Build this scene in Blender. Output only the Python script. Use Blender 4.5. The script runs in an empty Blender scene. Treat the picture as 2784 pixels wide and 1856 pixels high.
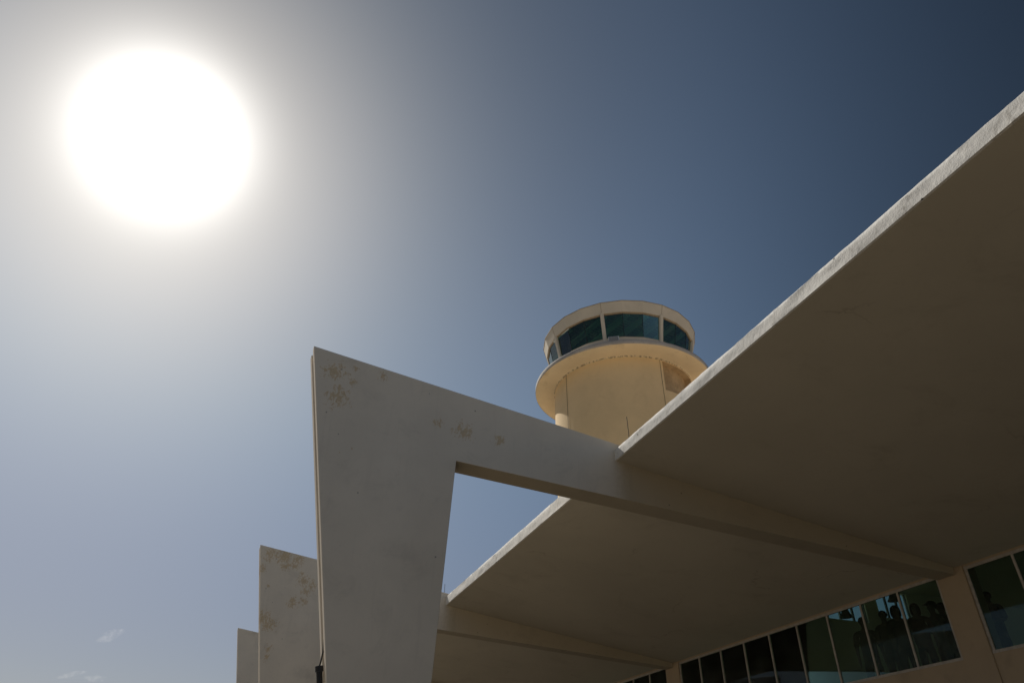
import bpy, bmesh, math, random
from mathutils import Vector, Matrix, noise as mnoise
random.seed(7)
SC = bpy.context.scene
COL = SC.collection
R = math.radians
PI = math.pi

# ------------------------------------------------------------------ helpers
def link_bm(name, bm, mat, parent=None, loc=(0, 0, 0), smooth=None, clean=True):
    if clean:
        bmesh.ops.remove_doubles(bm, verts=bm.verts, dist=1e-5)
    bmesh.ops.recalc_face_normals(bm, faces=bm.faces)
    me = bpy.data.meshes.new(name)
    bm.to_mesh(me)
    bm.free()
    if smooth:
        for p in me.polygons:
            p.use_smooth = True
        me.set_sharp_from_angle(angle=R(smooth))
    o = bpy.data.objects.new(name, me)
    COL.objects.link(o)
    o.location = loc
    if mat:
        me.materials.append(mat)
    if parent:
        o.parent = parent
    return o


def empty(name, loc, label, cat, group=None):
    o = bpy.data.objects.new(name, None)
    COL.objects.link(o)
    o.location = loc
    o.empty_display_size = 0.3
    return tag(o, label, cat, group)


def tag(o, label=None, cat=None, group=None, kind=None):
    if label: o['label'] = label
    if cat: o['category'] = cat
    if group: o['group'] = group
    if kind: o['kind'] = kind
    return o


def box(bm, x0, x1, y0, y1, z0, z1, bevel=0.0):
    m = Matrix.Translation(((x0 + x1) / 2, (y0 + y1) / 2, (z0 + z1) / 2)) @ Matrix.Diagonal((x1 - x0, y1 - y0, z1 - z0, 1))
    r = bmesh.ops.create_cube(bm, size=1, matrix=m)
    if bevel:
        es = list({e for v in r['verts'] for e in v.link_edges})
        bmesh.ops.bevel(bm, geom=es, offset=bevel, segments=2, profile=0.5, affect='EDGES')


def lathe(bm, prof, n=96, a0=0.0, closed=False):
    rings = []
    for r, z in prof:
        if r < 1e-6:
            rings.append([bm.verts.new((0, 0, z))] * n)
        else:
            rings.append([bm.verts.new((r * math.cos(a0 + 2 * PI * k / n), r * math.sin(a0 + 2 * PI * k / n), z)) for k in range(n)])
    pairs = list(zip(rings, rings[1:]))
    if closed:
        pairs.append((rings[-1], rings[0]))
    for A, B in pairs:
        for k in range(n):
            vs = []
            for v in (A[k], A[(k + 1) % n], B[(k + 1) % n], B[k]):
                if v not in vs:
                    vs.append(v)
            if len(vs) > 2:
                bm.faces.new(vs)


def tube(bm, pts, r, n=10, cap=True):
    pts = [Vector(p) for p in pts]
    rings = []
    for i, p in enumerate(pts):
        t = (pts[min(i + 1, len(pts) - 1)] - pts[max(i - 1, 0)]).normalized()
        a = t.cross(Vector((0.31, 0.87, 0.2)))
        a.normalize()
        b = t.cross(a)
        rr = r[i] if isinstance(r, (list, tuple)) else r
        rings.append([bm.verts.new(p + rr * (math.cos(2 * PI * k / n) * a + math.sin(2 * PI * k / n) * b)) for k in range(n)])
    for A, B in zip(rings, rings[1:]):
        for k in range(n):
            bm.faces.new((A[k], A[(k + 1) % n], B[(k + 1) % n], B[k]))
    if cap:
        bm.faces.new(rings[0])
        bm.faces.new(rings[-1][::-1])


# ------------------------------------------------------------------ materials
class NT:
    def __init__(self, tree):
        self.t = tree
        tree.nodes.clear()

    def n(self, typ, ins=None, **kw):
        nd = self.t.nodes.new(typ)
        for k, v in kw.items():
            setattr(nd, k, v)
        for k, v in (ins or {}).items():
            s = nd.inputs[k]
            if isinstance(v, bpy.types.NodeSocket):
                self.t.links.new(v, s)
            else:
                s.default_value = v
        return nd

    def math(self, op, a, b=None, c=None, clamp=False):
        ins = {0: a}
        if b is not None: ins[1] = b
        if c is not None: ins[2] = c
        return self.n('ShaderNodeMath', ins, operation=op, use_clamp=clamp).outputs[0]

    def ramp(self, f, lo, hi):
        nd = self.n('ShaderNodeMapRange', {0: f, 1: lo, 2: hi, 3: 0.0, 4: 1.0}, interpolation_type='SMOOTHSTEP')
        return nd.outputs[0]

    def mix(self, f, a, b):
        nd = self.n('ShaderNodeMix', data_type='RGBA')
        for idx, v in ((0, f), (6, a), (7, b)):
            s = nd.inputs[idx]
            if isinstance(v, bpy.types.NodeSocket):
                self.t.links.new(v, s)
            else:
                s.default_value = v if idx == 0 else (*v, 1)
        return nd.outputs[2]

    def noise(self, vec, scale, detail=4, rough=0.55, dist=0.0):
        return self.n('ShaderNodeTexNoise', {'Vector': vec, 'Scale': scale, 'Detail': detail, 'Roughness': rough, 'Distortion': dist}).outputs[0]

    def coords(self):
        return self.n('ShaderNodeTexCoord').outputs['Object']

    def mapping(self, vec, scale=(1, 1, 1), loc=(0, 0, 0), rot=(0, 0, 0)):
        return self.n('ShaderNodeMapping', {'Vector': vec, 'Scale': scale, 'Location': loc, 'Rotation': rot}).outputs[0]


def new_mat(name):
    m = bpy.data.materials.new(name)
    m.use_nodes = True
    return m, NT(m.node_tree)


def finish(nt, col, rough=0.85, bump=None, bump_str=0.2, bump_dist=0.02, spec=0.3, metallic=0.0):
    p = nt.n('ShaderNodeBsdfPrincipled', {'Roughness': rough, 'Specular IOR Level': spec, 'Metallic': metallic})
    if isinstance(col, bpy.types.NodeSocket):
        nt.t.links.new(col, p.inputs['Base Color'])
    else:
        p.inputs['Base Color'].default_value = (*col, 1)
    if bump is not None:
        b = nt.n('ShaderNodeBump', {'Height': bump, 'Strength': bump_str, 'Distance': bump_dist})
        nt.t.links.new(b.outputs[0], p.inputs['Normal'])
    o = nt.n('ShaderNodeOutputMaterial')
    nt.t.links.new(p.outputs[0], o.inputs[0])


def paint(name, col, var=0.10, dirt=(0.16, 0.14, 0.11), dirt_amt=0.25, patches=None, patch_col=(0.66, 0.47, 0.23),
          specks=0.0, bump_str=0.25, big=0.7, rough=0.88, streak=0.0, band=None, cracks=0.0, second=None):
    """weathered masonry paint; patches = [(x, z, radius)...] where the top coat has flaked off"""
    m, nt = new_mat(name)
    co = nt.coords()
    n1 = nt.noise(co, big, 6, 0.6)
    n2 = nt.noise(co, 9.0, 6, 0.65)
    n3 = nt.noise(co, 60.0, 3, 0.6)
    lo = tuple(c * (1 - var) for c in col)
    hi = tuple(min(1, c * (1 + var)) for c in col)
    c = nt.mix(nt.ramp(n1, 0.3, 0.7), lo, hi)
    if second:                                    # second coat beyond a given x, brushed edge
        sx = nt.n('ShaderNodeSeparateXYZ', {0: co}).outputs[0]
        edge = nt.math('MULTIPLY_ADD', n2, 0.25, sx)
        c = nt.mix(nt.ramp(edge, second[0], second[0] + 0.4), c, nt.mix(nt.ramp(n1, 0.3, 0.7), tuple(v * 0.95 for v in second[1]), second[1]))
    blot = nt.math('MULTIPLY', nt.ramp(nt.noise(nt.mapping(co, loc=(31, 7, 3)), big * 2.3, 7, 0.7, 0.6), 0.52, 0.74), dirt_amt)
    c = nt.mix(blot, c, dirt)
    fine = nt.math('MULTIPLY', nt.ramp(n2, 0.55, 0.75), dirt_amt * 0.45)
    c = nt.mix(fine, c, dirt)
    if streak:
        st = nt.noise(nt.mapping(co, scale=(5, 5, 0.35)), 1.6, 5, 0.6, 0.3)
        c = nt.mix(nt.math('MULTIPLY', nt.ramp(st, 0.55, 0.8), streak), c, dirt)
    h = nt.math('MULTIPLY_ADD', n3, 0.25, n2)
    if specks:
        vo = nt.n('ShaderNodeTexVoronoi', {'Vector': co, 'Scale': 3.4, 'Randomness': 1.0})
        wn = nt.noise(co, 1.1, 2)
        sp = nt.math('MULTIPLY', nt.math('LESS_THAN', vo.outputs['Distance'], 0.05), nt.math('GREATER_THAN', wn, 0.45))
        c = nt.mix(nt.math('MULTIPLY', sp, specks), c, (0.05, 0.04, 0.03))
    if patches:
        sep = nt.n('ShaderNodeSeparateXYZ', {0: co})
        tot = None
        for (px, pz, pr) in patches:
            dx = nt.math('SUBTRACT', sep.outputs[0], px)
            dz = nt.math('SUBTRACT', sep.outputs[2], pz)
            d = nt.math('SQRT', nt.math('ADD', nt.math('MULTIPLY', dx, dx), nt.math('MULTIPLY', dz, dz)))
            f = nt.math('SUBTRACT', 1.0, nt.math('DIVIDE', d, pr * 1.75), clamp=True)
            tot = f if tot is None else nt.math('MAXIMUM', tot, f)
        pn = nt.noise(nt.mapping(co, loc=(3, 1, 9), scale=(1.25, 1, 0.8)), 14.0, 8, 0.72, 0.8)
        v = nt.math('ADD', nt.math('MULTIPLY', tot, 0.24), pn)
        near = nt.math('GREATER_THAN', tot, 0.02)
        mk = nt.math('MULTIPLY', nt.ramp(v, 0.645, 0.675), near)
        pc = nt.mix(nt.ramp(nt.noise(co, 25, 4), 0.35, 0.65), tuple(x * 0.8 for x in patch_col), patch_col)
        c = nt.mix(nt.math('MULTIPLY', mk, 0.62), c, pc)
        h = nt.math('SUBTRACT', h, nt.math('MULTIPLY', mk, 0.5))
    if cracks:
        wob = nt.n('ShaderNodeTexNoise', {'Vector': co, 'Scale': 1.5, 'Detail': 6, 'Roughness': 0.6})
        wv = nt.n('ShaderNodeVectorMath', {0: co, 1: nt.n('ShaderNodeVectorMath', {0: wob.outputs[1], 3: 0.9}, operation='SCALE').outputs[0]}, operation='ADD').outputs[0]
        ve = nt.n('ShaderNodeTexVoronoi', {'Vector': wv, 'Scale': 0.35}, feature='DISTANCE_TO_EDGE').outputs['Distance']
        ck = nt.math('MULTIPLY', nt.math('SUBTRACT', 1.0, nt.ramp(ve, 0.002, 0.009)), nt.ramp(nt.noise(co, 0.6, 3), 0.55, 0.64))
        c = nt.mix(nt.math('MULTIPLY', ck, cracks), c, dirt)
    if band:                                      # grime in the angle between shaft and slab: (radius, width)
        sep = nt.n('ShaderNodeSeparateXYZ', {0: co})
        r = nt.math('SQRT', nt.math('ADD', nt.math('MULTIPLY', sep.outputs[0], sep.outputs[0]), nt.math('MULTIPLY', sep.outputs[1], sep.outputs[1])))
        near = nt.math('SUBTRACT', 1.0, nt.math('DIVIDE', nt.math('ABSOLUTE', nt.math('SUBTRACT', r, band[0])), band[1]), clamp=True)
        bn = nt.noise(co, 6.5, 6, 0.7)
        mk = nt.ramp(nt.math('MULTIPLY', nt.ramp(bn, 0.47, 0.56), near), 0.25, 0.5)
        c = nt.mix(nt.math('MULTIPLY', mk, 0.6), c, (0.10, 0.07, 0.045))
    finish(nt, c, rough, h, bump_str, 0.01)
    return m


def plain(name, col, rough=0.6, metallic=0.0, var=0.15, scale=12.0, spec=0.4):
    m, nt = new_mat(name)
    co = nt.coords()
    n = nt.noise(co, scale, 5, 0.6)
    c = nt.mix(nt.ramp(n, 0.3, 0.7), tuple(x * (1 - var) for x in col), tuple(min(1, x * (1 + var)) for x in col))
    finish(nt, c, rough, n, 0.1, 0.005, spec, metallic)
    return m


def glass_mat(name, tint, refl_rough=0.01, ior=1.33):
    m, nt = new_mat(name)
    co = nt.coords()
    dust = nt.noise(co, 1.3, 6, 0.65)
    tr = nt.n('ShaderNodeBsdfTransparent', {'Color': (*tint, 1)})
    gl = nt.n('ShaderNodeBsdfGlossy', {'Color': (0.90, 0.97, 0.93, 1), 'Roughness': refl_rough})
    bn = nt.n('ShaderNodeBump', {'Height': nt.noise(co, 0.9, 2), 'Strength': 0.02, 'Distance': 0.02})
    nt.t.links.new(bn.outputs[0], gl.inputs['Normal'])
    fr = nt.n('ShaderNodeFresnel', {'IOR': ior})
    a = nt.n('ShaderNodeMixShader', {0: fr.outputs[0], 1: tr.outputs[0], 2: gl.outputs[0]})
    df = nt.n('ShaderNodeBsdfDiffuse', {'Color': (0.35, 0.33, 0.29, 1)})
    b = nt.n('ShaderNodeMixShader', {0: nt.math('MULTIPLY', nt.ramp(dust, 0.35, 0.8), 0.05), 1: a.outputs[0], 2: df.outputs[0]})
    o = nt.n('ShaderNodeOutputMaterial')
    nt.t.links.new(b.outputs[0], o.inputs[0])
    return m


FIN_COL = (0.80, 0.72, 0.60)
P1 = [(0.73, 7.62, 0.17), (0.85, 7.19, 0.19), (1.04, 7.49, 0.07), (0.94, 7.62, 0.05), (1.05, 7.76, 0.05), (1.49, 7.72, 0.08),
      (2.49, 7.06, 0.09), (2.92, 6.99, 0.16), (3.55, 6.94, 0.10), (1.01, 6.26, 0.03), (1.17, 6.37, 0.03), (1.0, 7.2, 0.06)]
P2 = [(0.65, 7.81, 0.18), (1.03, 7.78, 0.24), (1.4, 7.73, 0.16), (1.1, 7.52, 0.14), (1.34, 7.58, 0.12), (0.5, 7.4, 0.12),
      (1.65, 7.17, 0.18), (1.87, 7.08, 0.15), (1.76, 6.91, 0.13), (1.47, 6.61, 0.16), (1.72, 6.67, 0.12), (0.79, 6.15, 0.2),
      (0.96, 6.01, 0.2), (1.07, 5.42, 0.1), (1.07, 5.2, 0.09), (0.65, 7.61, 0.06), (0.88, 7.62, 0.06), (0.74, 6.97, 0.05), (1.57, 7.38, 0.06)]
M = dict(
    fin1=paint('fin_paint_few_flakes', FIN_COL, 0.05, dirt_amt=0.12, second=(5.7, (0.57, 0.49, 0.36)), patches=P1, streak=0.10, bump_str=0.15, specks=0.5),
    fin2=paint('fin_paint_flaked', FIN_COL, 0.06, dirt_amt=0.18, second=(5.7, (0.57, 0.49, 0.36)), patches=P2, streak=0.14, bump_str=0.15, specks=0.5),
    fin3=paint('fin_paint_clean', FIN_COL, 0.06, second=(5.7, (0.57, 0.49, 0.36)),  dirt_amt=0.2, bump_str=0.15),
    soffit=paint('soffit_paint', (0.55, 0.50, 0.40), 0.05, cracks=0.25, dirt_amt=0.2, dirt=(0.2, 0.15, 0.1), bump_str=0.1, big=0.35),
    beige=paint('beam_underside_brown', (0.44, 0.385, 0.29), 0.05, dirt_amt=0.15, bump_str=0.1),
    fascia=paint('whitewash', (0.80, 0.78, 0.73), 0.06, dirt=(0.25, 0.22, 0.17), dirt_amt=0.6, bump_str=0.9, big=1.6, specks=0.9, streak=0.25),
    wall=paint('ochre_wall', (0.47, 0.36, 0.24), 0.06, dirt_amt=0.2, bump_str=0.2),
    shaft=paint('cream_render', (0.79, 0.60, 0.35), 0.06, dirt=(0.4, 0.28, 0.15), dirt_amt=0.14, bump_str=0.2, big=0.45, streak=0.06),
    ring=paint('cream_render_ring', (0.78, 0.64, 0.44), 0.07, dirt=(0.3, 0.2, 0.1), dirt_amt=0.3, bump_str=0.2, big=0.5, band=(3.785, 0.04)),
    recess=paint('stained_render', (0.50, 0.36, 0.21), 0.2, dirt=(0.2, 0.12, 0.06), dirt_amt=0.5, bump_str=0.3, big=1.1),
    rim=paint('raw_concrete', (0.46, 0.43, 0.40), 0.12, dirt_amt=0.6, bump_str=0.6, big=1.5, streak=0.3),
    cab=paint('cab_panel', (0.66, 0.60, 0.50), 0.05, dirt_amt=0.15, bump_str=0.08),
    trim=plain('cab_trim', (0.34, 0.26, 0.17), 0.7),
    frame=plain('window_frame_paint', (0.46, 0.41, 0.35), 0.5),
    dark=plain('dark_seam', (0.02, 0.025, 0.025), 0.5),
    black=plain('black_plastic', (0.012, 0.012, 0.014), 0.35),
    cable=plain('cable_rubber', (0.06, 0.052, 0.042), 0.6),
    steel=plain('rusty_rod', (0.07, 0.05, 0.04), 0.7, 0.3),
    louvre=plain('louvre_metal', (0.30, 0.32, 0.35), 0.5, 0.2),
    vent=plain('grey_metal', (0.62, 0.64, 0.68), 0.5, 0.1),
    room=paint('room_plaster', (0.78, 0.78, 0.60), 0.05, dirt_amt=0.1),
    floor=plain('room_floor', (0.42, 0.38, 0.32), 0.5),
    ceil=paint('cab_ceiling', (0.42, 0.47, 0.43), 0.05, dirt_amt=0.1),
    beam=paint('cab_ceiling_beam', (0.85, 0.87, 0.78), 0.05, dirt_amt=0.1),
    lamp=plain('lamp_metal', (0.10, 0.11, 0.10), 0.4, 0.4),
    roofing=plain('roof_felt', (0.72, 0.58, 0.42), 0.9, spec=0.1),
    skin=plain('skin', (0.12, 0.065, 0.04), 0.5),
    hair=plain('hair', (0.01, 0.009, 0.008), 0.6),
    glass=glass_mat('window_glass', (0.52, 0.66, 0.62)),
    tglass=glass_mat('teal_glass', (0.48, 0.68, 0.61), ior=1.5),
)
CLOTH = [plain('cloth_%s' % n, c, 0.9) for n, c in (('navy', (0.02, 0.025, 0.05)), ('brown', (0.05, 0.03, 0.02)), ('black', (0.012, 0.012, 0.012)),
                                                    ('wine', (0.06, 0.015, 0.015)), ('grey', (0.09, 0.09, 0.1)), ('olive', (0.05, 0.05, 0.03)))]

# ------------------------------------------------------------------ ground
m, nt = new_mat('apron_concrete')
co = nt.coords()
g1 = nt.noise(co, 0.12, 6, 0.6)
g2 = nt.noise(co, 3.0, 8, 0.7)
gc = nt.mix(nt.ramp(g1, 0.3, 0.7), (0.20, 0.17, 0.13), (0.27, 0.23, 0.175))
gc = nt.mix(nt.math('MULTIPLY', nt.ramp(g2, 0.5, 0.75), 0.35), gc, (0.09, 0.078, 0.062))
br = nt.n('ShaderNodeTexBrick', {'Vector': co, 'Scale': 1.0, 'Mortar Size': 0.012, 'Brick Width': 5.0, 'Row Height': 5.0, 'Mortar Smooth': 0.2}, offset=0.0)
gc = nt.mix(nt.math('MULTIPLY', br.outputs['Fac'], 0.6), gc, (0.1, 0.085, 0.07))
finish(nt, gc, 0.9, g2, 0.3, 0.01)
bm = bmesh.new()
bmesh.ops.create_grid(bm, x_segments=40, y_segments=40, size=4000)
ground = link_bm('ground', bm, m)
tag(ground, kind='structure')
m, nt = new_mat('added_asphalt')
co = nt.coords()
ga = nt.mix(nt.ramp(nt.noise(co, 0.5, 6, 0.65), 0.3, 0.7), (0.045, 0.042, 0.040), (0.065, 0.060, 0.056))
ga = nt.mix(nt.math('MULTIPLY', nt.ramp(nt.noise(co, 40, 4, 0.7), 0.45, 0.7), 0.5), ga, (0.09, 0.085, 0.08))
finish(nt, ga, 0.9, nt.noise(co, 90, 3, 0.7), 0.5, 0.005)
bm = bmesh.new()
bmesh.ops.create_grid(bm, x_segments=2, y_segments=60, size=1, matrix=Matrix.Translation((7.4, 0, 0.004)) @ Matrix.Diagonal((4.0, 300, 1, 1)))
tag(link_bm('unseen_dark_road', bm, m), kind='structure')  # unseen dark strip added to cut ground bounce onto the soffit
bm = bmesh.new()
box(bm, 11.4, 11.55, -300, 300, -.05, 0.14, 0.01)
box(bm, 11.551, 13.128, -300, 300, -.05, 0.135)
tag(link_bm('unseen_dark_pavement', bm, paint('added_dark_paving', (0.13, 0.115, 0.095), 0.1)), kind='structure')  # added out of view, kept dark to dim the soffit near the wall

# ------------------------------------------------------------------ support fins: tapered leg and sloping beam in one piece
SL = -0.1386
XW = 13.1
FT = 0.43


def fin(y0, mat, label):
    e = empty('support_fin', (0, y0, 0), label, 'concrete fin', 'concrete fins carrying the canopy')
    A = (0.337, 8.031)
    pr = [A, (3.0, A[1] + SL * 2.663), (8.0, A[1] + SL * 7.663), (XW, A[1] + SL * (XW - A[0])), (XW, 5.803), (8.0, 6.117), (2.831, 6.440), (2.664, 3.206), (2.50, 0.0),
          (1.912, 0.0), (1.30, 3.12)]
    G = 0.055
    ins = {0: (G, SL * G), 9: (G, 0), 10: (G, 0)}
    stations = [(0, 0), (0.135, 0), (0.135, 1), (0.29, 1), (0.29, 0), (FT, 0)]
    bm = bmesh.new()
    rings = []
    for y, s in stations:
        rings.append([bm.verts.new((x + (ins[i][0] if s and i in ins else 0), y, z + (ins[i][1] if s and i in ins else 0))) for i, (x, z) in enumerate(pr)])
    n = len(pr)
    f0 = bm.faces.new(rings[0])
    f1 = bm.faces.new(rings[-1][::-1])
    for (a, sa), (b, sb), RA, RB in zip(stations, stations[1:], rings, rings[1:]):
        for i in range(n):
            j = (i + 1) % n
            if a == b and not (i in ins and j in ins):
                vs = [RA[i], RA[j], RB[j], RB[i]]
                if not (i in ins or j in ins):
                    continue
                if i in ins and j not in ins:
                    vs = [RA[i], RA[j], RB[i]]
                elif j in ins and i not in ins:
                    vs = [RA[i], RA[j], RB[j]]
                bm.faces.new(vs)
            else:
                bm.faces.new((RA[i], RA[j], RB[j], RB[i]))
    bmesh.ops.remove_doubles(bm, verts=bm.verts, dist=1e-5)
    bmesh.ops.triangulate(bm, faces=[f for f in (f0, f1) if f.is_valid])
    bmesh.ops.recalc_face_normals(bm, faces=bm.faces)
    es = [ed for ed in bm.edges if len(ed.link_faces) == 2 and ed.calc_face_angle() > R(25)]
    bmesh.ops.bevel(bm, geom=es, offset=0.008, segments=2, profile=0.5, affect='EDGES', clamp_overlap=True)
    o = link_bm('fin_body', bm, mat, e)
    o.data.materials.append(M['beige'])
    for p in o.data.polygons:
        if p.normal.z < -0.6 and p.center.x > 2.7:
            p.material_index = 1  # down-facing beam faces take a darker brown
    return e


FY = [10.0, 20.42, 30.9]
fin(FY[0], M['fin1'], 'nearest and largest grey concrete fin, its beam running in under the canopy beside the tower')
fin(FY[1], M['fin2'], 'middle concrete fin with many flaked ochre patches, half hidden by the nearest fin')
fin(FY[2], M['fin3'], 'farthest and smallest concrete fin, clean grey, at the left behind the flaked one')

# ------------------------------------------------------------------ canopy roof
canopy = empty('canopy_roof', (5.71, 0, 0), 'big sloping canopy slab with dark soffit and whitewashed edge over the terminal front', 'canopy')
XF = 5.71


def sof(x):
    return 6.95 - 0.1375 * (x - XF)


for y0, y1 in ((-40, FY[0]), (FY[0] + FT, FY[1]), (FY[1] + FT, FY[2]), (FY[2] + FT, 37)):  # first bay runs on unseen behind the camera to block sky light
    bm = bmesh.new()
    box(bm, 0.03, XW - XF, y0 + .001, y1 - .001, 0, 1)
    for v in bm.verts:
        top = v.co.z > 0.5
        v.co.z = sof(v.co.x + XF) + (0.19 if top else 0)
    link_bm('slab', bm, M['soffit'], canopy)
    # whitewashed edge beam with an uneven, hand-trowelled top
    bm = bmesh.new()
    ny = max(2, int((y1 - y0) / 0.06))
    prof = [(0.03, 0.001), (0.0, 0.0), (0.0, 0.05), (0.0, 0.10), (0.0, 0.15), (0.003, 0.19), (0.014, 0.205), (0.03, 0.20)]
    lift = 0.045 if y0 == FY[0] + FT else 0.0
    prev = None
    first = None
    for k in range(ny + 1):
        y = y0 + .001 + (y1 - y0 - .002) * k / ny
        ring = []
        for i, (px, pz) in enumerate(prof):
            w = mnoise.noise(Vector((y * 0.9, i * 0.35, 3.1)))
            w2 = mnoise.noise(Vector((y * 3.7, i * 0.9, 8.4)))
            w3 = mnoise.noise(Vector((y * 9.0, 1.7, 2.2)))
            dx = (0.010 * w2 + 0.008 * w) * (1 if 1 <= i <= 6 else 0)
            dz = 0.0
            if i >= 4:
                dz = lift * (i >= 5) + lift * .7 * (i == 4) + 0.020 * w + 0.016 * w2 + (0.012 * max(0, w3) if i >= 5 else 0)
            if i == 1:
                dz = 0.004 * w2 + 0.005 * w
                dx *= 0.4
            ring.append(bm.verts.new((px + dx, y, sof(XF + px) + pz + dz)))
        if prev:
            n = len(prof)
            for i in range(n):
                bm.faces.new((prev[i], prev[(i + 1) % n], ring[(i + 1) % n], ring[i]))
        else:
            first = ring
        prev = ring
    bm.faces.new(first)
    bm.faces.new(prev[::-1])
    link_bm('fascia', bm, M['fascia'], canopy, smooth=35)

# lightning rods on the slab
for (x, y, z0, z1, lab) in ((5.90, 9.78, 7.10, 7.745, 'thin upright rod on the canopy edge in front of the cream tower shaft'),
                            (5.90, 21.31, 7.10, 7.80, 'thin upright rod on the canopy edge seen against sky through the triangular opening')):
    bm = bmesh.new()
    tube(bm, [(0, 0, 0), (0.003, 0, (z1 - z0) * .5), (-0.004, 0.004, z1 - z0)], 0.0065, 8)
    o = link_bm('lightning_rod', bm, M['steel'], None, (x, y, z0))
    tag(o, lab, 'rod', 'thin rods on the canopy edge')

# ------------------------------------------------------------------ terminal building
B = empty('terminal_building', (XW, 0, 0), 'ochre terminal building with a band of dark windows under the canopy', 'terminal')


def part(name, boxes, mat, parent=None, bevel=0.0):
    bm = bmesh.new()
    for b in boxes:
        box(bm, b[0] - XW, b[1] - XW, *b[2:], bevel=bevel)
    return link_bm(name, bm, mat, parent or B)


Y0, Y1 = -40.0, 37.0  # unseen near end stretched behind the camera to cut sky light
XB = 40.0  # unseen depth enlarged so the pale roof bounces more light onto the tower
SILL, HEAD = 4.335, 5.905
FLOOR, CEIL = 4.10, 7.90
cols = [(9.82, 10.44), (20.12, 20.86), (30.56, 31.30)]
part('wall', [(XW + 0.03, XW + 0.28, Y0, Y1, 0, SILL)], M['wall'])
EY = 17.0
part('wall', [(XW + 0.03, XW + 0.12, Y0, EY + .15, HEAD, 8.1), (XW + 0.03, XW + 0.12, EY + .151, Y1, HEAD, 6.15)], M['wall'])
part('wall', [(XB, XB + .25, Y0, Y1, 0, FLOOR + .2), (XB, XB + .25, EY, Y1, FLOOR + .2, 6.15), (XW + .28, XB, Y0, Y0 + .25, 0, 8.1), (XW + .28, XB, Y1 - .25, Y1, 0, 6.15)], M['wall'])  # unseen back wall left open above the floor to light the hall
for a, b in cols:
    part('column', [(XW + 0.002, XW + 0.35, a, b, 0, HEAD + .3)], M['wall'], bevel=0.012)
part('floor', [(XW + .281, XB - .001, Y0 + .251, Y1 - .251, FLOOR - .3, FLOOR)], M['floor'])
# ceiling and roof leave a hole round the tower shaft
part('ceiling', [(XW + .121, XB - .001, Y0 + .251, EY - .001, CEIL, CEIL + .1)], M['room'])
part('roof', [(XW + .03, XB + .25, Y0, EY + .15, 8.1, 8.3)], M['roofing'])
part('roof', [(XW + .03, 13.85, EY + .151, Y1, 6.15, 6.35), (13.85, 21.51, EY + .151, 25.67, 6.15, 6.35), (13.85, 21.51, 33.33, Y1, 6.15, 6.35), (21.51, XB + .25, EY + .151, Y1, 6.15, 6.35)], M['roofing'])
# end wall of the hall with its high windows
op = [(16.45, 17.95, 6.83, 7.75), (18.45, 19.75, 7.05, 7.85)]
part('partition', [(XW + .121, op[0][0], EY, EY + .15, FLOOR, CEIL), (op[0][0], op[0][1], EY, EY + .15, FLOOR, op[0][2]), (op[0][0], op[0][1], EY, EY + .15, op[0][3], CEIL),
                   (op[0][1], op[1][0], EY, EY + .15, FLOOR, CEIL), (op[1][0], op[1][1], EY, EY + .15, FLOOR, op[1][2]), (op[1][0], op[1][1], EY, EY + .15, op[1][3], CEIL),
                   (op[1][1], 22.0, EY, EY + .15, FLOOR, CEIL), (22.0, 30.0, EY, EY + .15, FLOOR, CEIL), (30.0, XB - .001, EY, EY + .15, FLOOR, 5.2)], M['room'])  # hidden far end left open higher up to let light into the hall


def facade_window(ya, yb, n):
    bm = bmesh.new()
    x0, x1 = 13.135 - XW, 13.185 - XW
    box(bm, x0, x1, ya, yb, HEAD - 0.055, HEAD, 0.004)
    box(bm, x0 - .01, x1, ya, yb, SILL, SILL + 0.05, 0.004)
    ys = [ya + (yb - ya) * k / n for k in range(n + 1)]
    for k, y in enumerate(ys):
        w = 0.024 if 0 < k < n else 0.03
        yc = y if 0 < k < n else (y + w if k == 0 else y - w)
        box(bm, x0 + .002, x1 - .002, yc - w, yc + w, SILL + .05, HEAD - .055, 0.004)
    f = link_bm('window', bm, M['frame'], B)
    bm = bmesh.new()
    for a, b in zip(ys, ys[1:]):
        t = random.uniform(-.0015, .0015)
        box(bm, x0 + .022 + t, x0 + .028 + t, a + .02, b - .02, SILL + .045, HEAD - .05)
    link_bm('pane', bm, M['glass'], f)


facade_window(-0.42, 9.82, 10)
facade_window(10.44, 20.12, 9)
facade_window(20.86, 30.56, 9)
facade_window(31.30, 36.6, 5)
# the hall's high windows: frames with mullions
for (a, b, c, d) in op:
    bm = bmesh.new()
    nm = 3
    for k in range(nm + 1):
        x = a + (b - a) * k / nm
        box(bm, x - .03 - XW, x + .03 - XW, EY + .05, EY + .1, c, d)
    link_bm('window_frame', bm, M['lamp'], B)

# pendant lamps in the hall
def pendant(x, y, z, lab):
    e = empty('pendant_lamp', (x, y, z), lab, 'lamp', 'bell lamps hanging in the hall')
    bm = bmesh.new()
    lathe(bm, [(0.03, 0.26), (0.06, 0.24), (0.085, 0.2), (0.10, 0.14), (0.13, 0.07), (0.175, 0.0), (0.168, 0.0), (0.123, 0.07), (0.09, 0.14), (0.05, 0.22), (0.0, 0.23)], 28)
    link_bm('lamp_shade', bm, M['lamp'], e, smooth=50)
    bm = bmesh.new()
    tube(bm, [(0, 0, 0.24), (0, 0, CEIL - z)], 0.012, 8)
    link_bm('cord', bm, M['cable'], e)


pendant(15.60, 15.5, 6.44, 'bell shaped lamp against the bright opening, left of the people behind the glass')
pendant(17.50, 15.5, 7.06, 'bell shaped lamp high above the heads, beside the mullion in the second bright opening')

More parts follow.
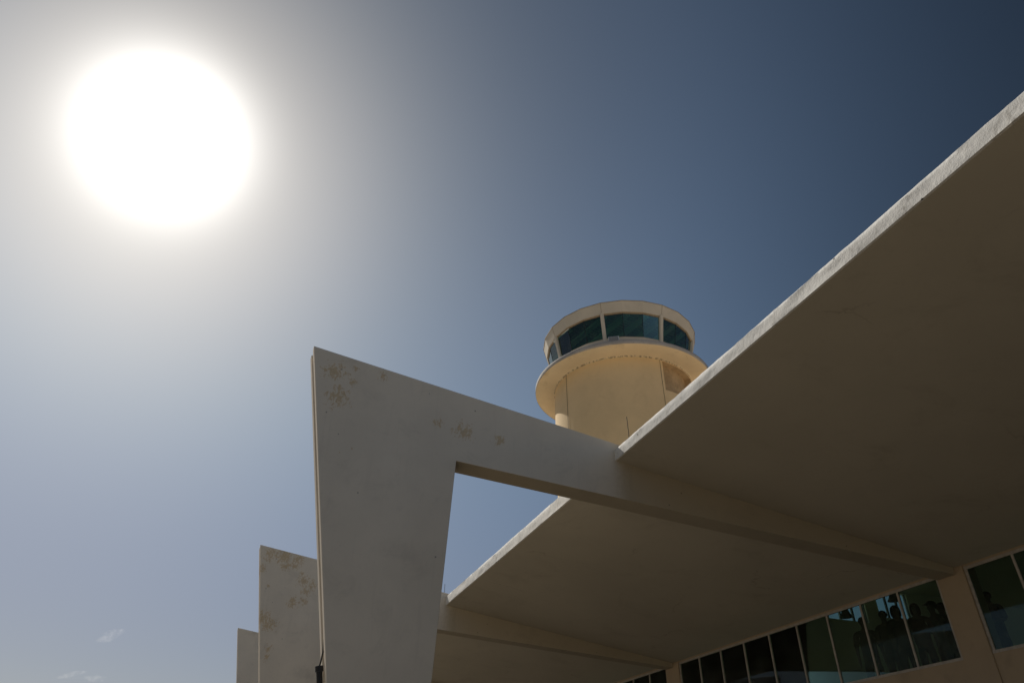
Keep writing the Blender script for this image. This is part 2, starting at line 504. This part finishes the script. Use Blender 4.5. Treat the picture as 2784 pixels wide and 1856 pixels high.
# ------------------------------------------------------------------ people behind the glass
def skin_mesh(name, verts, edges, radii, levels=2):
    me = bpy.data.meshes.new(name)
    me.from_pydata(verts, edges, [])
    o = bpy.data.objects.new(name, me)
    COL.objects.link(o)
    md = o.modifiers.new('s', 'SKIN')
    md.use_smooth_shade = True
    for i, r in enumerate(radii):
        me.skin_vertices[0].data[i].radius = r if isinstance(r, tuple) else (r, r)
    me.skin_vertices[0].data[0].use_root = True
    sd = o.modifiers.new('d', 'SUBSURF')
    sd.levels = sd.render_levels = levels
    dg = bpy.context.evaluated_depsgraph_get()
    ev = bpy.data.meshes.new_from_object(o.evaluated_get(dg))
    ev.name = name
    bpy.data.objects.remove(o)
    bpy.data.meshes.remove(me)
    for p in ev.polygons:
        p.use_smooth = True
    return ev


def person(x, y, ztop, rot, shirt, trousers, label, arms=0, headwear=None, H=1.74):
    """arms: 0 hanging, 1 one forearm raised, 2 hands together in front"""
    z0 = FLOOR
    s = (ztop - z0) / 1.76
    e = empty('person', (x, y, z0), label, 'person', 'people standing behind the window')
    e.rotation_euler = (0, 0, rot)
    e.scale = (s, s, s)
    V, E, Rr = [], [], []

    def add(p, r, parent=None):
        V.append(p)
        Rr.append(r)
        if parent is not None:
            E.append((parent, len(V) - 1))
        return len(V) - 1
    pel = add((0, 0, 0.93), (0.15, 0.105))
    wa = add((0, 0.0, 1.08), (0.135, 0.095), pel)
    ch = add((0, -.005, 1.27), (0.165, 0.11), wa)
    sh = add((0, 0.0, 1.42), (0.12, 0.085), ch)
    nk = add((0, 0.005, 1.50), 0.055, sh)
    jw = add((0, 0.02, 1.575), (0.060, 0.072), nk)
    hd = add((0, 0.012, 1.65), (0.074, 0.092), jw)
    add((0, 0.005, 1.71), (0.066, 0.08), hd)
    J = {}
    for sx in (-1, 1):
        hp = add((sx * 0.095, 0, 0.86), 0.088, pel)
        kn = add((sx * 0.105, 0.015, 0.49), 0.058, hp)
        an = add((sx * 0.11, -0.015, 0.09), 0.038, kn)
        add((sx * 0.125, 0.13, 0.03), (0.042, 0.028), an)
        so = add((sx * 0.19, 0, 1.40), 0.056, sh)
        if arms == 0 or (arms == 1 and sx < 0):
            el = (sx * 0.245, -0.02, 1.12); wr = (sx * 0.25, 0.06, 0.88); hn = (sx * 0.25, 0.085, 0.80); d = Vector((0, 0.25, -1))
        elif arms == 1:
            el = (sx * 0.25, 0.03, 1.13); wr = (sx * 0.20, 0.20, 1.30); hn = (sx * 0.18, 0.22, 1.38); d = Vector((-0.1 * sx, 0.25, 1))
        else:
            el = (sx * 0.25, 0.0, 1.13); wr = (sx * 0.10, 0.22, 1.08); hn = (sx * 0.03, 0.26, 1.09); d = Vector((-sx, 0.3, 0.1))
        ie = add(el, 0.043, so)
        iw = add(wr, 0.028, ie)
        ih = add(hn, (0.036, 0.018), iw)
        d = d.normalized()
        side = Vector((0, 1, 0)) if abs(d.y) < 0.5 else Vector((1, 0, 0))
        for q, ln in enumerate((0.075, 0.085, 0.08, 0.062)):
            p0 = Vector(hn) + side * (q - 1.5) * 0.02 + d * 0.03
            p1 = p0 + d * ln * 0.55 + Vector((0, .008, 0))
            p2 = p1 + d * ln * 0.4 + Vector((0, .02, 0))
            a = add(tuple(p0), 0.010, ih); b = add(tuple(p1), 0.009, a); add(tuple(p2), 0.007, b)
        p0 = Vector(hn) + side * 0.04 + d * 0.005
        a = add(tuple(p0), 0.011, ih); add(tuple(p0 + side * 0.02 + d * 0.035), 0.009, a)
    me = skin_mesh('body', V, E, Rr)
    # nose, brow and chin on the face (+y)
    for v in me.vertices:
        c = v.co
        if c.y > 0.05 and 1.55 < c.z < 1.74 and abs(c.x) < 0.09:
            c.y += 0.026 * math.exp(-((c.x / 0.016) ** 2) - ((c.z - 1.625) / 0.02) ** 2)
            c.y += 0.008 * math.exp(-((c.z - 1.665) / 0.012) ** 2)
            c.y -= 0.008 * math.exp(-(((abs(c.x) - 0.032) / 0.014) ** 2) - ((c.z - 1.648) / 0.01) ** 2)
            c.y += 0.010 * math.exp(-((c.x / 0.03) ** 2) - ((c.z - 1.56) / 0.015) ** 2)
    me.materials.append(M['skin'])
    b = bpy.data.objects.new('body', me)
    COL.objects.link(b)
    b.parent = e
    # hair or headwear
    bm = bmesh.new()
    bmesh.ops.create_uvsphere(bm, u_segments=24, v_segments=16, radius=1)
    for v in list(bm.verts):
        c = v.co
        if headwear == 'scarf':
            v.co = Vector((c.x * 0.105 * (1 + max(0, -c.z) * .35), c.y * 0.12 - 0.012, 1.655 + c.z * (0.115 if c.z > 0 else 0.20)))
        else:
            v.co = Vector((c.x * 0.088, c.y * 0.108 - 0.008, 1.672 + c.z * 0.088))
    if headwear == 'scarf':
        bmesh.ops.delete(bm, geom=[v for v in bm.verts if v.co.y > 0.055 and 1.50 < v.co.z < 1.70 and abs(v.co.x) < 0.06], context='VERTS')
    else:
        bmesh.ops.delete(bm, geom=[v for v in bm.verts if v.co.z < 1.60 + (0.09 if v.co.y > 0.035 else 0.0)], context='VERTS')
    link_bm('headscarf' if headwear == 'scarf' else 'hair', bm, shirt if headwear == 'scarf' else M['hair'], e, smooth=80)
    if headwear == 'cap':
        bm = bmesh.new()
        lathe(bm, [(0.0, 1.775), (0.06, 1.768), (0.095, 1.73), (0.104, 1.69), (0.100, 1.688)], 28)
        for v in bm.verts:
            v.co.y = v.co.y * 1.12 - 0.006
        bmesh.ops.create_circle(bm, cap_ends=True, segments=24, radius=0.085, matrix=Matrix.Translation((0, 0.10, 1.695)))
        link_bm('cap', bm, M['hair'], e, smooth=60)
    # clothing
    sv, se, sr = [], [], []

    def sadd(p, r, parent=None):
        sv.append(p); sr.append(r)
        if parent is not None: se.append((parent, len(sv) - 1))
        return len(sv) - 1
    a = sadd((0, 0, 1.0), (0.175, 0.125)); c1 = sadd((0, -.005, 1.25), (0.185, 0.13), a); c2 = sadd((0, 0, 1.42), (0.135, 0.10), c1)
    sadd((0, 0.0, 1.475), (0.075, 0.07), c2); sadd((0, 0, 0.84), (0.18, 0.13), a)
    for sx in (-1, 1):
        q = sadd((sx * 0.195, 0, 1.405), 0.072, c2)
        if arms == 0 or (arms == 1 and sx < 0): el = (sx * 0.245, -0.02, 1.12)
        elif arms == 1: el = (sx * 0.25, 0.03, 1.13)
        else: el = (sx * 0.25, 0.0, 1.13)
        sadd(el, 0.06, q)
    me = skin_mesh('shirt', sv, se, sr)
    me.materials.append(shirt)
    o = bpy.data.objects.new('shirt', me); COL.objects.link(o); o.parent = e
    tv = [(0, 0, 0.95), (0, 0, 0.88)]; te = [(0, 1)]; trr = [(0.165, 0.118), (0.16, 0.12)]
    for sx in (-1, 1):
        k = len(tv)
        tv += [(sx * 0.095, 0, 0.82), (sx * 0.105, 0.012, 0.49), (sx * 0.11, -0.015, 0.10)]
        trr += [0.105, 0.078, 0.07]
        te += [(1, k), (k, k + 1), (k + 1, k + 2)]
    me = skin_mesh('trousers', tv, te, trr)
    me.materials.append(trousers)
    o = bpy.data.objects.new('trousers', me); COL.objects.link(o); o.parent = e
    return e


person(14.30, 13.10, 5.95, 1.9, CLOTH[1], CLOTH[2], 'person in dark brown standing left of the head scarfed one, below the bright opening', 2, None)
person(14.00, 12.45, 5.88, 2.6, CLOTH[2], CLOTH[2], 'person in a dark head scarf, just left of the mullion', 0, 'scarf')
person(14.00, 11.93, 5.80, 2.2, CLOTH[3], CLOTH[2], 'person in a dark head scarf, just right of the mullion', 0, 'scarf')
person(14.25, 11.70, 5.81, 1.2, CLOTH[5], CLOTH[2], 'person in a dark cap, second from the column behind the glass', 1, 'cap')
person(14.80, 11.91, 5.90, 1.0, CLOTH[4], CLOTH[0], 'person in grey standing farther back, closest to the column edge', 0, None)
person(14.80, 14.23, 6.10, 2.4, CLOTH[5], CLOTH[2], 'person in olive partly hidden by the mullion under the bell lamp', 0, None)
person(14.50, 10.55, 5.77, 1.6, CLOTH[0], CLOTH[0], 'person in navy alone behind the right hand window beyond the column', 2, None)

# ------------------------------------------------------------------ control tower
TC = (17.68, 29.5, 0)
T = empty('control_tower', TC, 'round cream control tower with a glazed teal cab rising behind the canopy', 'control tower')
RS = 3.77
NA0, NA1, NZ0, NZ1 = -86.5, -47.5, 19.77, 21.46
bm = bmesh.new()
angs = sorted(set([NA0, NA1] + [a for a in range(-180, 180, 3)]))
zs = [0.0, 6.0, 12.0, 18.0, NZ0, NZ1, 21.62]
def pt(r, a, z): return (r * math.cos(R(a)), r * math.sin(R(a)), z)
bmr = bmesh.new()
DR = 0.32
for i, a in enumerate(angs):
    b = angs[(i + 1) % len(angs)]
    bb = b if b > a else b + 360
    for z0, z1 in zip(zs, zs[1:]):
        inn = a >= NA0 - .01 and bb <= NA1 + .01 and z0 >= NZ0 - .01 and z1 <= NZ1 + .01
        if not inn:
            bm.faces.new([bm.verts.new(pt(RS, q, z)) for q, z in ((a, z0), (bb, z0), (bb, z1), (a, z1))])
        else:
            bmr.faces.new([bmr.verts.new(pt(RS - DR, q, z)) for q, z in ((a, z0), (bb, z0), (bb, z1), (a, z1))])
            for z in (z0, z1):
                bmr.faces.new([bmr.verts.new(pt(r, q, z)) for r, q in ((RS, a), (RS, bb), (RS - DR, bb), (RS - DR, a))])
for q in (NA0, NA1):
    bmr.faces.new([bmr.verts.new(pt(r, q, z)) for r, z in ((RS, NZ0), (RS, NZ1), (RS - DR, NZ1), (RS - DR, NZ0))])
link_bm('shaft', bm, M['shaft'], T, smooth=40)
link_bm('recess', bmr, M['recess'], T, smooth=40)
# balcony ring
bm = bmesh.new()
cove = [(RS - .02, 21.40)] + [(RS + 0.10 - 0.10 * math.cos(t * PI / 16), 21.50 + 0.10 * math.sin(t * PI / 16)) for t in range(0, 9)]
lathe(bm, [(RS - .02, 21.47)] + cove[1:] + [(4.3, 21.605), (4.78, 21.61), (4.82, 21.625)], 120)
link_bm('balcony', bm, M['ring'], T, smooth=50)
bm = bmesh.new()
lathe(bm, [(4.82, 21.612), (4.835, 21.63), (4.835, 21.845), (4.82, 21.86), (4.0, 21.88), (0, 21.88)], 120)
for v in bm.verts:
    rr = math.hypot(v.co.x, v.co.y)
    if rr > 4.7:
        w = mnoise.noise(Vector((v.co.x * 1.6, v.co.y * 1.6, v.co.z * 3)))
        v.co.z += 0.012 * w
        v.co.x *= 1 + 0.0015 * w
        v.co.y *= 1 + 0.0015 * w
link_bm('rim', bm, M['rim'], T, smooth=50)
A0 = 4.2
def va(k): return R(A0 + 15 * k)
def gp(r, k, z): return (r * math.cos(va(k)), r * math.sin(va(k)), z)
GB, GT = (3.83, 22.70), (4.08, 24.10)
bm = bmesh.new()
lathe(bm, [(3.70, 21.882), (3.72, 22.1), (3.85, 22.67), (3.88, 22.70), (3.70, 22.71)], 24, R(A0))
link_bm('cab_base', bm, M['cab'], T)
# glazing: eight windows of three panes between eight posts
for j in range(8):
    bm = bmesh.new()
    for q in range(3):
        k = 3 * j + q
        o4 = [gp(GB[0], k, GB[1]), gp(GB[0], k + 1, GB[1]), gp(GT[0], k + 1, GT[1]), gp(GT[0], k, GT[1])]
        i4 = [gp(GB[0] - .012, k, GB[1]), gp(GB[0] - .012, k + 1, GB[1]), gp(GT[0] - .012, k + 1, GT[1]), gp(GT[0] - .012, k, GT[1])]
        ov = [bm.verts.new(p) for p in o4]
        iv = [bm.verts.new(p) for p in i4]
        bm.faces.new(ov)
        bm.faces.new(iv[::-1])
    w = link_bm('window', bm, M['tglass'], T, clean=False)
    for q in (1, 2):
        bm = bmesh.new()
        k = 3 * j + q
        tube(bm, [gp(GB[0] + .002, k, GB[1]), gp(GT[0] + .002, k, GT[1])], 0.016, 6)
        link_bm('mullion', bm, M['dark'], w)
    bm = bmesh.new()
    k = 3 * j
    d = Vector((math.cos(va(k)), math.sin(va(k)), 0))
    sd = Vector((-d.y, d.x, 0))
    vs = []
    for (r, z) in ((GB[0] - .12, GB[1] - .7), (GT[0] + .06, GT[1] + .05)):
        rr = GB[0] - .08 if z < 22 else r
        for du, dr in ((-.095, -.10), (.095, -.10), (.095, .06), (.06, .085), (-.06, .085), (-.095, .06)):
            p = d * (rr + dr) + sd * du
            vs.append(bm.verts.new((p.x, p.y, max(z, 21.885))))
    for i in range(6):
        bm.faces.new((vs[i], vs[(i + 1) % 6], vs[6 + (i + 1) % 6], vs[6 + i]))
    bm.faces.new(vs[:6]); bm.faces.new(vs[6:])
    link_bm('post', bm, M['cab'], T)
# tan head trim, then the pale roof fascia
bm = bmesh.new()
lathe(bm, [(4.03, 24.04), (4.10, 24.04), (4.125, 24.12), (4.04, 24.12)], 24, R(A0), closed=True)
link_bm('head_trim', bm, M['trim'], T)
bm = bmesh.new()
lathe(bm, [(4.06, 24.118), (4.165, 24.105), (4.335, 24.70), (4.30, 24.72), (0, 24.85)], 24, R(A0))
fz = link_bm('cab_roof', bm, M['cab'], T)
bm = bmesh.new()
lathe(bm, [(4.325, 24.695), (4.352, 24.69), (4.355, 24.72), (4.30, 24.735)], 24, R(A0), closed=True)
link_bm('drip_edge', bm, M['trim'], T)
bm = bmesh.new()
lathe(bm, [(0, 24.16), (4.05, 24.16)], 48)
ce = link_bm('ceiling', bm, M['ceil'], T)
bm = bmesh.new()
ca = R(99.5)
dv = Vector((math.cos(ca), math.sin(ca), 0)); pv = Vector((-dv.y, dv.x, 0))
def beam(bm, off, w, h, dirv, prp):
    L = math.sqrt(max(0.01, 3.95 ** 2 - off ** 2))
    vs = []
    for s in (-L, L):
        for u, z in ((-w, 24.158), (w, 24.158), (w, 24.158 - h), (-w, 24.158 - h)):
            p = dirv * s + prp * (off + u)
            vs.append(bm.verts.new((p.x, p.y, z)))
    for i in range(4):
        bm.faces.new((vs[i], vs[(i + 1) % 4], vs[4 + (i + 1) % 4], vs[4 + i]))
    bm.faces.new(vs[:4]); bm.faces.new(vs[4:])
for k in range(-4, 5):
    beam(bm, k * 0.92 + .2, 0.15, 0.16, dv, pv)
link_bm('ceiling_beam', bm, M['beam'], ce)
bm = bmesh.new()
for k in range(-18, 19):
    beam(bm, k * 0.2, 0.03, 0.03, pv, dv)
link_bm('ceiling_batten', bm, M['ceil'], ce)
for j in range(8):
    bm = bmesh.new()
    k = 3 * j
    tube(bm, [gp(4.170, k, 24.12), gp(4.338, k, 24.69)], 0.009, 6)
    link_bm('seam', bm, M['trim'], T)
# lightning conductors down the shaft
for a in (-170.5, -88.8):
    bm = bmesh.new()
    tube(bm, [pt(RS + .015, a + random.uniform(-.15, .15), z) for z in (14.0, 16.0, 18.0, 19.2, 20.4, 21.1, 21.5)], 0.008, 6)
    link_bm('cable', bm, M['cable'], T)
# vent unit on the balcony
e = empty('vent_unit', (TC[0] - 2.52, TC[1] - 3.82, 21.872), 'small grey louvred unit on the tower balcony beside a cab post', 'vent')
e.rotation_euler = (0, 0, R(-33.5))
bm = bmesh.new(); box(bm, -.27, .27, -.10, .12, 0, .34, .012); link_bm('casing', bm, M['vent'], e)
bm = bmesh.new()
for k in range(6):
    box(bm, -.23, .23, -.125, -.102, .04 + k * .048, .062 + k * .048)
link_bm('louvre', bm, M['louvre'], e)

# ------------------------------------------------------------------ black pipe and cable on the nearest fin
def edge_x(z): return 0.337 + (8.031 - z) * (1.30 - 0.337) / (8.031 - 3.12)
tx = edge_x(3.34) - 0.035
e = empty('conduit_pipe', (edge_x(0) - .02, FY[0] + .21, 0), 'black pipe with a wider collar up the outer edge of the nearest fin', 'pipe')
ox, oy = edge_x(0) - .02, FY[0] + .21
bm = bmesh.new()
tube(bm, [(edge_x(z) - .055 - ox, 0, z) for z in (0.0, 1.2, 2.4, 3.33)], 0.040, 20)
link_bm('pipe', bm, M['black'], e, smooth=50)
bm = bmesh.new()
tube(bm, [(edge_x(3.28) - .055 - ox, 0, 3.28), (edge_x(3.345) - .055 - ox, 0, 3.345)], 0.052, 20)
link_bm('collar', bm, M['black'], e, smooth=50)
bm = bmesh.new()
pts = [(edge_x(3.33) - .055, FY[0] + .21, 3.33), (edge_x(3.40) - .03, FY[0] + .215, 3.40), (edge_x(3.52) + .005, FY[0] + .225, 3.52)]
for z in (3.75, 4.1, 4.5, 5.0, 5.5, 6.0, 6.5, 7.0, 7.5, 7.9):
    pts.append((edge_x(z) + .035, FY[0] + .215 + random.uniform(-.025, .025), z))
tube(bm, pts, 0.011, 8)
tag(link_bm('cable', bm, M['cable'], None, smooth=60), 'thin black cable from the black pipe up the groove of the nearest fin', 'cable')

# ------------------------------------------------------------------ clouds (small wisps, far off)
m, nt = new_mat('cloud_vapour')
co = nt.coords()
cn = nt.noise(co, 0.09, 6, 0.7, 0.6)
dens = nt.math('MULTIPLY', nt.ramp(cn, 0.44, 0.72), 0.017)
pv_ = nt.n('ShaderNodeVolumePrincipled', {'Color': (0.97, 0.97, 0.97, 1), 'Anisotropy': 0.5, 'Density': dens})
o_ = nt.n('ShaderNodeOutputMaterial')
nt.t.links.new(pv_.outputs[0], o_.inputs['Volume'])
for (c, s, tilt, seed, lab) in (((-189.1, 1462.5, 276.0), (19, 14, 7.5), -28, 1, 'small torn wisp of white cloud, highest of three low in the sky'),
                                ((-228.8, 1467.5, 211.5), (22, 14, 3.6), -14, 2, 'thin arched wisp of cloud at the bottom edge, left of the rounder wisp'),
                                ((-194.0, 1472.9, 209.0), (17, 14, 4.6), 0, 3, 'rounded wisp of cloud at the bottom edge, right of the arched wisp')):
    bm = bmesh.new()
    bmesh.ops.create_icosphere(bm, subdivisions=4, radius=1)
    for v in bm.verts:
        w = 1 + 0.55 * mnoise.noise(v.co * 1.3 + Vector((seed * 7.3, 0, 0))) + 0.3 * mnoise.noise(v.co * 3.1 + Vector((0, seed * 3.7, 0)))
        v.co = Vector((v.co.x * s[0] * w, v.co.y * s[1] * w, v.co.z * s[2] * w))
    o = link_bm('cloud', bm, m, None, c)
    o.rotation_euler = (0, R(tilt), 0)
    tag(o, lab, 'cloud', 'cloud wisps low in the sky')

# ------------------------------------------------------------------ light and sky
SUN = Vector((-0.1987053, 0.68676564, 0.69919178)).normalized()
sd = bpy.data.lights.new('sun', 'SUN')
sd.energy = 4.0
sd.angle = R(0.53)
sd.color = (1.0, 0.94, 0.85)
so = bpy.data.objects.new('sun', sd)
COL.objects.link(so)
so.rotation_euler = SUN.to_track_quat('Z', 'Y').to_euler()
so.location = (0, 0, 60)

W = bpy.data.worlds.new('World')
SC.world = W
W.use_nodes = True
nt = NT(W.node_tree)
sky = nt.n('ShaderNodeTexSky', sky_type='NISHITA', sun_disc=False)
sky.sun_elevation = math.asin(SUN.z)
sky.sun_rotation = math.atan2(SUN.x, SUN.y)
sky.air_density = 1.0
sky.dust_density = 1.2
sky.ozone_density = 1.5
dirn = nt.n('ShaderNodeTexCoord').outputs['Generated']
nrm = nt.n('ShaderNodeVectorMath', {0: dirn}, operation='NORMALIZE').outputs[0]
dp = nt.n('ShaderNodeVectorMath', {0: nrm, 1: SUN}, operation='DOT_PRODUCT').outputs['Value']
th = nt.math('MULTIPLY', nt.math('ARCCOSINE', nt.math('MAXIMUM', nt.math('MINIMUM', dp, 0.999999), -0.999999)), 180 / PI)     # degrees from the sun
el = nt.math('MULTIPLY', nt.math('ARCSINE', nt.n('ShaderNodeSeparateXYZ', {0: nrm}).outputs[2]), 180 / PI)                        # degrees above the horizon
# clear sky is deepest about 80 degrees from the sun and towards the zenith; dimmed further, also low down, for lens falloff
dip = nt.math('MULTIPLY', nt.ramp(th, 35.0, 66.0), nt.math('SUBTRACT', 1.0, nt.ramp(th, 72.0, 98.0)))
dip = nt.math('MULTIPLY', dip, nt.ramp(el, 8.0, 40.0))
f1 = nt.math('SUBTRACT', 1.0, nt.math('MULTIPLY', dip, 0.62))
f2 = nt.math('SUBTRACT', 1.0, nt.math('ADD', nt.math('MULTIPLY', nt.ramp(el, 22.0, 66.0), 0.32), nt.math('MULTIPLY', nt.math('SUBTRACT', 1.0, nt.ramp(el, 6.0, 30.0)), 0.21)))
f3 = nt.math('MULTIPLY_ADD', nt.math('MULTIPLY', nt.ramp(th, 80.0, 115.0), nt.ramp(el, 8.0, 34.0)), 1.0, 1.0)  # sky behind the camera brightened to fill the fins and tower
st = nt.math('MULTIPLY', nt.math('MULTIPLY', nt.math('MULTIPLY', f1, f2), f3), 0.053)
tcol = nt.mix(nt.ramp(el, 9.0, 30.0), (1.02, 0.985, 1.01), nt.mix(nt.ramp(th, 9.0, 24.0), (0.985, 1.03, 0.995), (0.97, 1.05, 1.02)))
tint = nt.n('ShaderNodeMix', {0: 1.0, 6: sky.outputs[0], 7: tcol}, data_type='RGBA', blend_type='MULTIPLY').outputs[2]
bg = nt.n('ShaderNodeBackground', {0: tint, 1: st})
# sun bloom added to the sky as a narrow and a wide glare lobe
def lobe(amp, w, p):
    return nt.math('MULTIPLY', nt.math('EXPONENT', nt.math('MULTIPLY', nt.math('POWER', nt.math('DIVIDE', th, w), p), -1.0)), amp)
core = nt.math('ADD', lobe(2.0, 4.3, 2.0), lobe(0.05, 14.0, 2.0))
bg2 = nt.n('ShaderNodeBackground', {0: (1.0, 0.98, 0.95, 1), 1: core})
ad2 = nt.n('ShaderNodeAddShader', {0: bg.outputs[0], 1: bg2.outputs[0]})
wo = nt.n('ShaderNodeOutputWorld', {0: ad2.outputs[0]})

# ------------------------------------------------------------------ camera
cd = bpy.data.cameras.new('camera')
cd.sensor_fit = 'HORIZONTAL'
cd.sensor_width = 36.0
cd.lens = 24.881
cd.clip_start = 0.05
cd.clip_end = 9000
cam = bpy.data.objects.new('camera', cd)
COL.objects.link(cam)
rot = Matrix(((0.9341019057439948, -0.20889294749646464, -0.28951229019106633), (-0.3569237740721406, -0.5289834409454819, -0.7699233330063308),
              (0.0076843469167173556, 0.8225206718932462, -0.5686832994916823)))
cam.matrix_world = Matrix.Translation((0, 0, 1.6)) @ rot.to_4x4()
SC.camera = cam

vs = SC.view_settings
vs.view_transform = 'Standard'
vs.look = 'None'
vs.exposure = 0.0
vs.gamma = 1.0
vs.use_curve_mapping = False
SC.cycles.max_bounces = 10
SC.cycles.diffuse_bounces = 5
SC.cycles.transparent_max_bounces = 16
SC.cycles.volume_bounces = 1
